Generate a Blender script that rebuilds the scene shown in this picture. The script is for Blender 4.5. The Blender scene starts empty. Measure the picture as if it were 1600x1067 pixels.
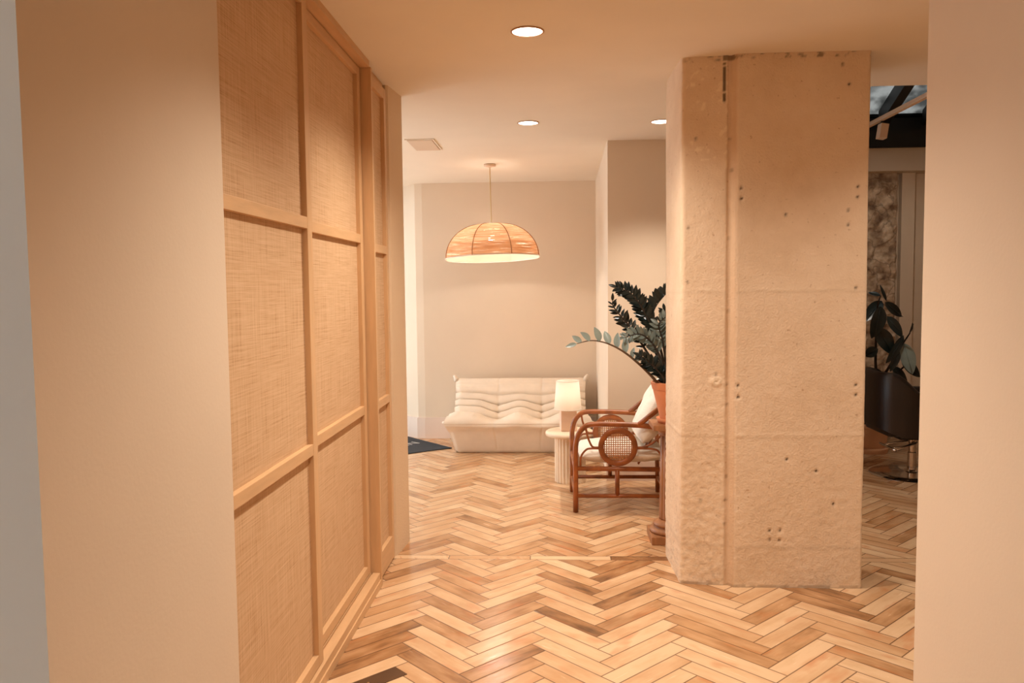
import bpy, bmesh, math, random
from mathutils import Vector, Matrix, noise
from math import sin, cos, pi, atan2, sqrt, radians, floor, exp
random.seed(7)
scene = bpy.context.scene
COL = scene.collection

# ------------------------------------------------------------------ camera
H = 1.6
F_PX = 1260.0
pitch = math.atan(84/1260.0); roll = radians(0.6); yaw = radians(3.0)
fwd = Vector((-sin(yaw)*cos(pitch), cos(yaw)*cos(pitch), -sin(pitch)))
r0 = Vector((cos(yaw), sin(yaw), 0)); u0 = r0.cross(fwd)
RT = r0*cos(roll) - u0*sin(roll); UP = u0*cos(roll) + r0*sin(roll)
camd = bpy.data.cameras.new('camera'); cam = bpy.data.objects.new('camera', camd); COL.objects.link(cam)
m = Matrix.Identity(4)
for i in range(3):
    m[i][0] = RT[i]; m[i][1] = UP[i]; m[i][2] = -fwd[i]
m[0][3] = 0; m[1][3] = 0; m[2][3] = H
cam.matrix_world = m
camd.sensor_width = 36; camd.lens = F_PX/1600*36; camd.clip_start = 0.05
scene.camera = cam

def at(px, py, Y):
    """point of the place seen at a spot of the photograph, on the vertical plane y = Y"""
    d = RT*((px-800)/F_PX) - UP*((py-533.5)/F_PX) + fwd
    return Vector((0, 0, H)) + d*(Y/d.y)

# ------------------------------------------------------------------ world, exposure
W = bpy.data.worlds.new('world'); scene.world = W; W.use_nodes = True
bg = W.node_tree.nodes['Background']
bg.inputs[0].default_value = (0.92, 0.96, 1.0, 1); bg.inputs[1].default_value = 2.8
scene.view_settings.view_transform = 'Standard'
scene.view_settings.look = 'None'
scene.view_settings.gamma = 1
scene.view_settings.use_curve_mapping = False
scene.view_settings.exposure = 0.62

WARM = (1.0, 0.895, 0.775)
DOWN_W = 80.0
CEIL = 2.775

# ------------------------------------------------------------------ helpers
def lin(r, g, b):
    f = lambda c: (c/255/12.92) if c/255 <= 0.04045 else ((c/255+0.055)/1.055)**2.4
    return (f(r), f(g), f(b), 1)

def new_mat(name):
    mt = bpy.data.materials.new(name); mt.use_nodes = True
    nt = mt.node_tree; bs = nt.nodes['Principled BSDF']
    return mt, nt, bs

def N(nt, typ, **kw):
    n = nt.nodes.new(typ)
    for k, v in kw.items():
        if hasattr(n, k): setattr(n, k, v)
        else: n.inputs[k].default_value = v
    return n

def ramp(nt, stops):
    n = nt.nodes.new('ShaderNodeValToRGB')
    e = n.color_ramp.elements
    while len(e) < len(stops): e.new(0.5)
    for i, (p, c) in enumerate(stops):
        e[i].position = p; e[i].color = c
    return n

def simple(name, col, rough=0.6, metal=0, bump=0.0, bscale=60, var=0.0, vscale=4, spec=0.5, stretch=None):
    mt, nt, bs = new_mat(name)
    bs.inputs['Roughness'].default_value = rough; bs.inputs['Metallic'].default_value = metal
    bs.inputs['Specular IOR Level'].default_value = spec
    tc = N(nt, 'ShaderNodeTexCoord'); src = tc.outputs['Object']
    if stretch:
        mp = N(nt, 'ShaderNodeMapping'); mp.inputs['Scale'].default_value = stretch
        nt.links.new(src, mp.inputs[0]); src = mp.outputs[0]
    if var > 0:
        nz = N(nt, 'ShaderNodeTexNoise'); nz.inputs['Scale'].default_value = vscale; nz.inputs['Detail'].default_value = 5
        nt.links.new(src, nz.inputs['Vector'])
        d = tuple(c*(1-var) for c in col[:3])+(1,); l = tuple(min(1, c*(1+var)) for c in col[:3])+(1,)
        rp = ramp(nt, [(0.3, d), (0.7, l)])
        nt.links.new(nz.outputs[0], rp.inputs[0]); nt.links.new(rp.outputs[0], bs.inputs['Base Color'])
    else:
        bs.inputs['Base Color'].default_value = col
    if bump > 0:
        n2 = N(nt, 'ShaderNodeTexNoise'); n2.inputs['Scale'].default_value = bscale; n2.inputs['Detail'].default_value = 6
        bp = N(nt, 'ShaderNodeBump'); bp.inputs['Strength'].default_value = bump; bp.inputs['Distance'].default_value = 0.01
        nt.links.new(src, n2.inputs['Vector']); nt.links.new(n2.outputs[0], bp.inputs['Height']); nt.links.new(bp.outputs[0], bs.inputs['Normal'])
    return mt

def new_obj(name, verts, faces, mat, parent=None, smooth=False, origin=(0, 0, 0)):
    o_ = Vector(origin)
    me = bpy.data.meshes.new(name)
    me.from_pydata([tuple(Vector(v)-o_) for v in verts], [], faces)
    me.validate(); me.update()
    if smooth:
        for p in me.polygons: p.use_smooth = True
    ob = bpy.data.objects.new(name, me); COL.objects.link(ob)
    if mat: me.materials.append(mat)
    if parent is not None: ob.parent = parent
    else: ob.location = o_
    return ob

class MB:
    """collects shapes, links them as ONE mesh object"""
    def __init__(s): s.v = []; s.f = []
    def add(s, v, f):
        b = len(s.v); s.v += [Vector(x) for x in v]; s.f += [tuple(b+i for i in q) for q in f]
    def box(s, a, b, bevel=0.0, rot=None, cen=None):
        bm = bmesh.new(); bmesh.ops.create_cube(bm, size=1)
        a = Vector(a); b = Vector(b); c = (a+b)/2; d = b-a
        for v in bm.verts: v.co = Vector((v.co.x*d.x, v.co.y*d.y, v.co.z*d.z))
        if bevel > 0: bmesh.ops.bevel(bm, geom=bm.edges[:], offset=bevel, segments=2, profile=0.6, affect='EDGES')
        if rot is not None:
            for v in bm.verts: v.co = rot @ v.co
        for v in bm.verts: v.co += c
        bm.verts.ensure_lookup_table()
        s.add([v.co for v in bm.verts], [[v.index for v in f.verts] for f in bm.faces]); bm.free()
    def tube(s, pts, r, n=10, closed=False, caps=True, rfun=None):
        pts = [Vector(p) for p in pts]; k = len(pts); b = len(s.v)
        prev = None; rings = []
        for i, p in enumerate(pts):
            if closed: t = (pts[(i+1) % k]-pts[i-1])
            else: t = pts[min(i+1, k-1)]-pts[max(i-1, 0)]
            t.normalize()
            if prev is None:
                a = Vector((0, 0, 1)) if abs(t.z) < 0.9 else Vector((1, 0, 0))
                nrm = t.cross(a).normalized()
            else:
                nrm = (prev - t*prev.dot(t)).normalized()
            prev = nrm; bi = t.cross(nrm)
            rr = r if rfun is None else rfun(i/(k-1))
            for j in range(n):
                a = 2*pi*j/n; s.v.append(p+(nrm*cos(a)+bi*sin(a))*rr)
        m_ = k if closed else k-1
        for i in range(m_):
            for j in range(n):
                i2 = (i+1) % k
                s.f.append((b+i*n+j, b+i*n+(j+1) % n, b+i2*n+(j+1) % n, b+i2*n+j))
        if caps and not closed:
            s.f.append(tuple(b+j for j in range(n))[::-1]); s.f.append(tuple(b+(k-1)*n+j for j in range(n)))
    def lathe(s, prof, c=(0, 0, 0), n=48, rmod=None, ax=None):
        """prof: list of (r, z)"""
        b = len(s.v); c = Vector(c)
        for (r, z) in prof:
            for j in range(n):
                a = 2*pi*j/n; rr = r*(rmod(a, z) if rmod else 1)
                p = Vector((rr*cos(a), rr*sin(a), z))
                if ax is not None: p = ax @ p
                s.v.append(c+p)
        for i in range(len(prof)-1):
            for j in range(n):
                s.f.append((b+i*n+j, b+i*n+(j+1) % n, b+(i+1)*n+(j+1) % n, b+(i+1)*n+j))
        if prof[0][0] > 1e-6: s.f.append(tuple(b+j for j in range(n))[::-1])
        if prof[-1][0] > 1e-6: s.f.append(tuple(b+(len(prof)-1)*n+j for j in range(n)))
    def prism(s, poly, z0, z1):
        b = len(s.v); k = len(poly)
        s.v += [Vector((x, y, z0)) for x, y in poly]+[Vector((x, y, z1)) for x, y in poly]
        s.f.append(tuple(b+i for i in range(k))[::-1]); s.f.append(tuple(b+k+i for i in range(k)))
        for i in range(k): s.f.append((b+i, b+(i+1) % k, b+k+(i+1) % k, b+k+i))
    def build(s, name, mat, parent=None, smooth=False, origin=None, auto=False):
        if origin is None: origin = tuple(parent.location) if parent is not None and parent.parent is None else (tuple(parent['org']) if parent is not None and 'org' in parent else (0, 0, 0))
        o = new_obj(name, s.v, s.f, mat, parent, smooth, origin)
        bm = bmesh.new(); bm.from_mesh(o.data); bmesh.ops.recalc_face_normals(bm, faces=bm.faces)
        bm.to_mesh(o.data); bm.free()
        if auto:
            for p in o.data.polygons: p.use_smooth = True
            md = o.modifiers.new('edge', 'EDGE_SPLIT'); md.split_angle = radians(38)
        return o

def thing(name, label, cat, loc, group=None):
    o = bpy.data.objects.new(name, None); COL.objects.link(o); o.location = loc; o.empty_display_size = 0.1
    o['label'] = label; o['category'] = cat
    if group: o['group'] = group
    return o
def tag(o, label, cat, group=None, kind=None):
    o['label'] = label; o['category'] = cat
    if group: o['group'] = group
    if kind: o['kind'] = kind
    return o
def struct(o): o['kind'] = 'structure'; return o
def sempty(name, loc):
    o = bpy.data.objects.new(name, None); COL.objects.link(o); o.location = loc; o['kind'] = 'structure'; return o

def spline(pts, n=8, closed=False):
    P = [Vector(p) for p in pts]; k = len(P); out = []
    for i in range(k if closed else k-1):
        if closed: a, b, c, d = P[i-1], P[i], P[(i+1) % k], P[(i+2) % k]
        else: a, b, c, d = P[max(i-1, 0)], P[i], P[i+1], P[min(i+2, k-1)]
        for j in range(n):
            t = j/n
            out.append(0.5*((2*b)+(c-a)*t+(2*a-5*b+4*c-d)*t*t+(-a+3*b-3*c+d)*t**3))
    if not closed: out.append(P[-1])
    return out

# ------------------------------------------------------------------ materials
def plaster(name, col, bump=0.12):
    return simple(name, col, rough=0.75, bump=bump, bscale=90, var=0.03, vscale=1.6, spec=0.25)
M_wall = plaster('warm_plaster', lin(227, 207, 183), 0.05)
M_ceil = plaster('ceiling_paint', lin(238, 224, 204), 0.03)
M_grey = simple('grey_paint', lin(236, 236, 230), 0.6, bump=0.05, bscale=40)
M_base = simple('baseboard_paint', lin(232, 208, 190), 0.45)
M_oak = simple('pale_oak', lin(214, 172, 126), 0.5, var=0.07, vscale=6, bump=0.05, bscale=30, stretch=(6, 6, 0.8))
M_oak_h = simple('pale_oak_lengthwise', lin(214, 172, 126), 0.5, var=0.07, vscale=6, bump=0.05, bscale=30, stretch=(6, 0.8, 6))
M_track = simple('track_groove', lin(150, 125, 95), 0.5)
M_white = simple('white_plastic', lin(240, 232, 220), 0.5)
M_sofa = simple('cream_microfibre', lin(238, 222, 202), 0.85, bump=0.08, bscale=300, var=0.03, vscale=12, spec=0.2)
M_linen = simple('natural_linen', lin(234, 222, 206), 0.9, bump=0.25, bscale=120, spec=0.15)
M_rattan = simple('varnished_rattan', lin(150, 84, 38), 0.38, var=0.35, vscale=14, bump=0.1, bscale=40)
M_cane = simple('woven_cane', lin(176, 116, 66), 0.5, var=0.2, vscale=60)
M_terra = simple('terracotta', lin(212, 134, 88), 0.75, var=0.06, vscale=10, bump=0.06, bscale=80)
M_paleterra = simple('pale_terracotta', lin(222, 170, 130), 0.75, var=0.05, vscale=10)
M_soil = simple('soil', lin(50, 36, 26), 0.95, bump=0.8, bscale=60)
M_leaf = simple('dark_leaf', lin(30, 40, 38), 0.28, var=0.3, vscale=9)
M_paleleaf = simple('pale_leaf', lin(142, 158, 152), 0.35, var=0.2, vscale=9)
M_stem = simple('plant_stem', lin(96, 72, 48), 0.5)
M_darkstem = simple('dark_stem', lin(48, 40, 32), 0.5)
M_darkwood = simple('carved_wood', lin(156, 104, 64), 0.45, var=0.2, vscale=10, stretch=(6, 6, 1))
M_travertine = simple('cream_fluted_wood', lin(238, 214, 184), 0.55, var=0.05, vscale=8)
M_lampbase = simple('sand_ceramic', lin(238, 204, 178), 0.5, var=0.04, vscale=8)
M_leather = simple('black_leather', lin(34, 24, 20), 0.36, bump=0.12, bscale=180)
M_chrome = simple('chrome', lin(215, 205, 195), 0.12, metal=1)
M_black = simple('black_metal', lin(20, 17, 16), 0.45)
M_matt = simple('charcoal_mat', lin(52, 54, 58), 0.95, bump=0.5, bscale=400)
M_letter = simple('pale_mat_print', lin(190, 185, 176), 0.9)
M_trackpaint = simple('cream_track', lin(222, 190, 160), 0.5)
M_trim = simple('downlight_ring', lin(196, 150, 110), 0.45)
M_brass = simple('screw_brass', lin(220, 190, 140), 0.3, metal=1)

def emis(name, col, strength):
    mt, nt, bs = new_mat(name)
    bs.inputs['Base Color'].default_value = col
    bs.inputs['Emission Color'].default_value = col; bs.inputs['Emission Strength'].default_value = strength
    return mt
M_lens = emis('lit_lens', (1.0, 0.93, 0.82, 1), 6)
M_bulb = emis('lit_bulb', (1.0, 0.80, 0.55, 1), 25)

# woven raffia wallcovering behind the door frames
def raffia():
    mt, nt, bs = new_mat('woven_raffia')
    tc = N(nt, 'ShaderNodeTexCoord'); L = nt.links.new
    outs = []
    for sc, d in (((1, 620, 9), 0), ((1, 9, 620), 1), ((1, 170, 3), 2), ((1, 3, 200), 3)):
        mp = N(nt, 'ShaderNodeMapping'); mp.inputs['Scale'].default_value = sc; L(tc.outputs['Object'], mp.inputs[0])
        nz = N(nt, 'ShaderNodeTexNoise'); nz.inputs['Scale'].default_value = 1; nz.inputs['Detail'].default_value = 2
        L(mp.outputs[0], nz.inputs['Vector']); outs.append(nz.outputs[0])
    a1 = N(nt, 'ShaderNodeMath', operation='ADD'); L(outs[0], a1.inputs[0]); L(outs[1], a1.inputs[1])
    a2 = N(nt, 'ShaderNodeMath', operation='ADD'); L(outs[2], a2.inputs[0]); L(outs[3], a2.inputs[1])
    a3 = N(nt, 'ShaderNodeMath', operation='ADD'); L(a1.outputs[0], a3.inputs[0]); L(a2.outputs[0], a3.inputs[1])
    dv = N(nt, 'ShaderNodeMath', operation='DIVIDE'); L(a3.outputs[0], dv.inputs[0]); dv.inputs[1].default_value = 4
    rp = ramp(nt, [(0.35, lin(168, 122, 82)), (0.46, lin(206, 168, 128)), (0.62, lin(224, 190, 152))])
    L(dv.outputs[0], rp.inputs[0]); L(rp.outputs[0], bs.inputs['Base Color'])
    bp = N(nt, 'ShaderNodeBump'); bp.inputs['Strength'].default_value = 0.35; bp.inputs['Distance'].default_value = 0.002
    L(dv.outputs[0], bp.inputs['Height']); L(bp.outputs[0], bs.inputs['Normal'])
    bs.inputs['Roughness'].default_value = 0.75; bs.inputs['Specular IOR Level'].default_value = 0.2
    return mt
M_raffia = raffia()

# parquet: block tone and half length come with each block, grain and joints from its own coordinates
BW = 0.0884
def parquet():
    mt, nt, bs = new_mat('oiled_oak_parquet'); L = nt.links.new
    uv = N(nt, 'ShaderNodeUVMap'); uv.uv_map = 'block'
    at_ = N(nt, 'ShaderNodeAttribute'); at_.attribute_name = 'tone'
    sp = N(nt, 'ShaderNodeSeparateColor'); L(at_.outputs['Color'], sp.inputs[0])
    su = N(nt, 'ShaderNodeSeparateXYZ'); L(uv.outputs[0], su.inputs[0])
    # grain
    cb = N(nt, 'ShaderNodeCombineXYZ'); L(su.outputs[0], cb.inputs[0]); L(su.outputs[1], cb.inputs[1])
    ml = N(nt, 'ShaderNodeMath', operation='MULTIPLY'); L(sp.outputs[2], ml.inputs[0]); ml.inputs[1].default_value = 60
    L(ml.outputs[0], cb.inputs[2])
    mp = N(nt, 'ShaderNodeMapping'); mp.inputs['Scale'].default_value = (5, 75, 1); L(cb.outputs[0], mp.inputs[0])
    g = N(nt, 'ShaderNodeTexNoise'); g.inputs['Scale'].default_value = 1; g.inputs['Detail'].default_value = 5; g.inputs['Distortion'].default_value = 0.6
    L(mp.outputs[0], g.inputs['Vector'])
    mp2 = N(nt, 'ShaderNodeMapping'); mp2.inputs['Scale'].default_value = (5, 14, 1); L(cb.outputs[0], mp2.inputs[0])
    st = N(nt, 'ShaderNodeTexNoise'); st.inputs['Scale'].default_value = 1; st.inputs['Detail'].default_value = 3
    L(mp2.outputs[0], st.inputs['Vector'])
    base = ramp(nt, [(0.0, lin(98, 68, 44)), (0.22, lin(160, 114, 74)), (0.5, lin(200, 154, 110)), (1.0, lin(226, 190, 150))])
    # tone + stain + grain
    m1 = N(nt, 'ShaderNodeMath', operation='MULTIPLY_ADD'); L(st.outputs[0], m1.inputs[0]); m1.inputs[1].default_value = 0.8; m1.inputs[2].default_value = -0.40
    m2 = N(nt, 'ShaderNodeMath', operation='ADD'); L(sp.outputs[0], m2.inputs[0]); L(m1.outputs[0], m2.inputs[1])
    m3 = N(nt, 'ShaderNodeMath', operation='MULTIPLY_ADD'); L(g.outputs[0], m3.inputs[0]); m3.inputs[1].default_value = 0.22; m3.inputs[2].default_value = -0.11
    m4 = N(nt, 'ShaderNodeMath', operation='ADD'); L(m2.outputs[0], m4.inputs[0]); L(m3.outputs[0], m4.inputs[1])
    L(m4.outputs[0], base.inputs[0])
    # reddish patches
    rd = N(nt, 'ShaderNodeTexNoise'); rd.inputs['Scale'].default_value = 1; rd.inputs['Detail'].default_value = 2
    mp3 = N(nt, 'ShaderNodeMapping'); mp3.inputs['Scale'].default_value = (4, 9, 1); mp3.inputs['Location'].default_value = (3, 7, 11); L(cb.outputs[0], mp3.inputs[0]); L(mp3.outputs[0], rd.inputs['Vector'])
    rr = ramp(nt, [(0.58, (0, 0, 0, 1)), (0.72, (0.5, 0.5, 0.5, 1))]); L(rd.outputs[0], rr.inputs[0])
    mx = N(nt, 'ShaderNodeMix', data_type='RGBA', blend_type='MIX'); L(rr.outputs[0], mx.inputs[0]); L(base.outputs[0], mx.inputs[6]); mx.inputs[7].default_value = lin(196, 116, 62)
    # joints
    au = N(nt, 'ShaderNodeMath', operation='ABSOLUTE'); L(su.outputs[0], au.inputs[0])
    av = N(nt, 'ShaderNodeMath', operation='ABSOLUTE'); L(su.outputs[1], av.inputs[0])
    du = N(nt, 'ShaderNodeMath', operation='SUBTRACT'); L(sp.outputs[1], du.inputs[0]); L(au.outputs[0], du.inputs[1])
    dv = N(nt, 'ShaderNodeMath', operation='SUBTRACT'); L(at_.outputs['Alpha'], dv.inputs[0]); L(av.outputs[0], dv.inputs[1])
    mn = N(nt, 'ShaderNodeMath', operation='MINIMUM'); L(du.outputs[0], mn.inputs[0]); L(dv.outputs[0], mn.inputs[1])
    jr = ramp(nt, [(0.0, (1, 1, 1, 1)), (0.45, (0.6, 0.6, 0.6, 1)), (1.0, (0, 0, 0, 1))])
    js = N(nt, 'ShaderNodeMath', operation='DIVIDE'); L(mn.outputs[0], js.inputs[0]); js.inputs[1].default_value = 0.0042
    L(js.outputs[0], jr.inputs[0])
    jm = N(nt, 'ShaderNodeMix', data_type='RGBA', blend_type='MIX'); L(jr.outputs[0], jm.inputs[0]); L(mx.outputs[2], jm.inputs[6]); jm.inputs[7].default_value = lin(84, 50, 28)
    L(jm.outputs[2], bs.inputs['Base Color'])
    bp = N(nt, 'ShaderNodeBump'); bp.inputs['Strength'].default_value = 0.25; bp.inputs['Distance'].default_value = 0.002; bp.invert = True
    L(jr.outputs[0], bp.inputs['Height'])
    bp2 = N(nt, 'ShaderNodeBump'); bp2.inputs['Strength'].default_value = 0.07; bp2.inputs['Distance'].default_value = 0.004
    L(st.outputs[0], bp2.inputs['Height']); L(bp.outputs[0], bp2.inputs['Normal']); L(bp2.outputs[0], bs.inputs['Normal'])
    ro = N(nt, 'ShaderNodeMath', operation='MULTIPLY_ADD'); L(g.outputs[0], ro.inputs[0]); ro.inputs[1].default_value = 0.25; ro.inputs[2].default_value = 0.10
    L(ro.outputs[0], bs.inputs['Roughness'])
    return mt
M_floor = parquet()

def concrete():
    mt, nt, bs = new_mat('bare_concrete'); L = nt.links.new
    tc = N(nt, 'ShaderNodeTexCoord')
    n1 = N(nt, 'ShaderNodeTexNoise'); n1.inputs['Scale'].default_value = 3.5; n1.inputs['Detail'].default_value = 8; n1.inputs['Roughness'].default_value = 0.65
    L(tc.outputs['Object'], n1.inputs['Vector'])
    rp = ramp(nt, [(0.3, lin(224, 196, 164)), (0.55, lin(234, 208, 178)), (0.75, lin(240, 216, 188))]); L(n1.outputs[0], rp.inputs[0])
    n2 = N(nt, 'ShaderNodeTexNoise'); n2.inputs['Scale'].default_value = 45; n2.inputs['Detail'].default_value = 5
    L(tc.outputs['Object'], n2.inputs['Vector'])
    sp = ramp(nt, [(0.66, (0, 0, 0, 1)), (0.74, (0.55, 0.55, 0.55, 1))]); L(n2.outputs[0], sp.inputs[0])
    mx = N(nt, 'ShaderNodeMix', data_type='RGBA'); L(sp.outputs[0], mx.inputs[0]); L(rp.outputs[0], mx.inputs[6]); mx.inputs[7].default_value = lin(176, 134, 94)
    a = N(nt, 'ShaderNodeAttribute'); a.attribute_name = 'marks'
    s = N(nt, 'ShaderNodeSeparateColor'); L(a.outputs['Color'], s.inputs[0])
    m1 = N(nt, 'ShaderNodeMix', data_type='RGBA'); L(s.outputs[1], m1.inputs[0]); L(mx.outputs[2], m1.inputs[6]); m1.inputs[7].default_value = lin(244, 222, 192)
    m2 = N(nt, 'ShaderNodeMix', data_type='RGBA'); L(s.outputs[0], m2.inputs[0]); L(m1.outputs[2], m2.inputs[6]); m2.inputs[7].default_value = lin(66, 44, 28)
    m3 = N(nt, 'ShaderNodeMix', data_type='RGBA'); L(s.outputs[2], m3.inputs[0]); L(m2.outputs[2], m3.inputs[6]); m3.inputs[7].default_value = lin(176, 128, 82)
    L(m3.outputs[2], bs.inputs['Base Color'])
    n3 = N(nt, 'ShaderNodeTexNoise'); n3.inputs['Scale'].default_value = 95; n3.inputs['Detail'].default_value = 8; L(tc.outputs['Object'], n3.inputs['Vector'])
    bp = N(nt, 'ShaderNodeBump'); bp.inputs['Strength'].default_value = 0.42; bp.inputs['Distance'].default_value = 0.006
    L(n3.outputs[0], bp.inputs['Height']); L(bp.outputs[0], bs.inputs['Normal'])
    bs.inputs['Roughness'].default_value = 0.8; bs.inputs['Specular IOR Level'].default_value = 0.3
    return mt
M_conc = concrete()

def stone():
    mt, nt, bs = new_mat('rough_stone'); L = nt.links.new
    tc = N(nt, 'ShaderNodeTexCoord')
    dn = N(nt, 'ShaderNodeTexNoise'); dn.inputs['Scale'].default_value = 7; dn.inputs['Detail'].default_value = 4; L(tc.outputs['Object'], dn.inputs['Vector'])
    av = N(nt, 'ShaderNodeVectorMath', operation='MULTIPLY_ADD'); L(dn.outputs['Color'], av.inputs[0]); av.inputs[1].default_value = (0.22, 0.22, 0.22); L(tc.outputs['Object'], av.inputs[2])
    n = N(nt, 'ShaderNodeTexNoise'); n.inputs['Scale'].default_value = 9; n.inputs['Detail'].default_value = 6; L(tc.outputs['Object'], n.inputs['Vector'])
    rp = ramp(nt, [(0.35, lin(140, 112, 88)), (0.5, lin(190, 164, 136)), (0.65, lin(226, 204, 178))]); L(n.outputs[0], rp.inputs[0])
    e = N(nt, 'ShaderNodeTexVoronoi', feature='DISTANCE_TO_EDGE'); e.inputs['Scale'].default_value = 4.5; L(av.outputs[0], e.inputs['Vector'])
    er = ramp(nt, [(0.0, (0.55, 0.55, 0.55, 1)), (0.05, (0, 0, 0, 1))]); L(e.outputs[0], er.inputs[0])
    mx = N(nt, 'ShaderNodeMix', data_type='RGBA'); L(er.outputs[0], mx.inputs[0]); L(rp.outputs[0], mx.inputs[6]); mx.inputs[7].default_value = lin(96, 70, 50)
    L(mx.outputs[2], bs.inputs['Base Color'])
    bp = N(nt, 'ShaderNodeBump'); bp.inputs['Strength'].default_value = 0.8; bp.inputs['Distance'].default_value = 0.03
    L(n.outputs[0], bp.inputs['Height']); L(bp.outputs[0], bs.inputs['Normal']); bs.inputs['Roughness'].default_value = 0.9
    return mt
M_stone = stone()

def shade_fabric(name, c1, c2, trans, bands=None, gap=None):
    mt, nt, bs = new_mat(name); L = nt.links.new
    out = nt.nodes['Material Output']; nt.nodes.remove(bs)
    tc = N(nt, 'ShaderNodeTexCoord')
    if bands:
        mp = N(nt, 'ShaderNodeMapping'); mp.inputs['Scale'].default_value = bands; L(tc.outputs['Object'], mp.inputs[0])
        nz = N(nt, 'ShaderNodeTexNoise'); nz.inputs['Scale'].default_value = 1; nz.inputs['Detail'].default_value = 3; L(mp.outputs[0], nz.inputs['Vector'])
        rp = ramp(nt, [(0.35, c1), (0.65, c2)]); L(nz.outputs[0], rp.inputs[0]); col = rp.outputs[0]
    else:
        rgb = N(nt, 'ShaderNodeRGB'); rgb.outputs[0].default_value = c2; col = rgb.outputs[0]
    d = N(nt, 'ShaderNodeBsdfDiffuse'); t = N(nt, 'ShaderNodeBsdfTranslucent')
    L(col, d.inputs[0]); L(col, t.inputs[0])
    mx = N(nt, 'ShaderNodeMixShader'); mx.inputs[0].default_value = trans; L(d.outputs[0], mx.inputs[1]); L(t.outputs[0], mx.inputs[2])
    last = mx.outputs[0]
    if gap:
        tr = N(nt, 'ShaderNodeBsdfTransparent')
        g = ramp(nt, [(0.60, (0, 0, 0, 1)), (0.68, (1, 1, 1, 1))]); L(nz.outputs[0], g.inputs[0])
        m2 = N(nt, 'ShaderNodeMixShader'); L(g.outputs[0], m2.inputs[0]); L(last, m2.inputs[1]); L(tr.outputs[0], m2.inputs[2]); last = m2.outputs[0]
    L(last, out.inputs[0])
    return mt
M_rshade = shade_fabric('split_rattan_shade', lin(214, 156, 112), lin(246, 208, 172), 0.38, (5, 5, 130), True)
M_lit_inside = shade_fabric('shade_lit_inside', lin(240, 225, 200), lin(250, 238, 220), 0.5)  # white stands in for the glare inside the pendant shade
M_lampshade = shade_fabric('linen_lampshade', lin(250, 240, 224), lin(250, 240, 224), 0.55)

def dirty_glass():
    mt, nt, bs = new_mat('dirty_roof_glass'); L = nt.links.new
    out = nt.nodes['Material Output']; nt.nodes.remove(bs)
    tc = N(nt, 'ShaderNodeTexCoord')
    nz = N(nt, 'ShaderNodeTexNoise'); nz.inputs['Scale'].default_value = 4; nz.inputs['Detail'].default_value = 5; L(tc.outputs['Object'], nz.inputs['Vector'])
    rp = ramp(nt, [(0.38, (0.13, 0.13, 0.125, 1)), (0.55, (0.30, 0.30, 0.29, 1))]); L(nz.outputs[0], rp.inputs[0])
    tr = N(nt, 'ShaderNodeBsdfTransparent'); L(rp.outputs[0], tr.inputs[0])
    gl = N(nt, 'ShaderNodeBsdfGlossy'); gl.inputs['Roughness'].default_value = 0.1
    mx = N(nt, "ShaderNodeMixShader"); mx.inputs[0].default_value = 0.05; L(tr.outputs[0], mx.inputs[1]); L(gl.outputs[0], mx.inputs[2])
    L(mx.outputs[0], out.inputs[0])
    return mt
M_roofglass = dirty_glass()
def clear_glass():
    mt, nt, bs = new_mat('clear_glass'); L = nt.links.new
    out = nt.nodes['Material Output']; nt.nodes.remove(bs)
    tr = N(nt, 'ShaderNodeBsdfTransparent'); tr.inputs[0].default_value = (0.93, 0.95, 0.96, 1)
    gl = N(nt, 'ShaderNodeBsdfGlossy'); gl.inputs['Roughness'].default_value = 0.02
    mx = N(nt, "ShaderNodeMixShader"); mx.inputs[0].default_value = 0.05; L(tr.outputs[0], mx.inputs[1]); L(gl.outputs[0], mx.inputs[2])
    L(mx.outputs[0], out.inputs[0])
    return mt
M_glass = clear_glass()

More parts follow.
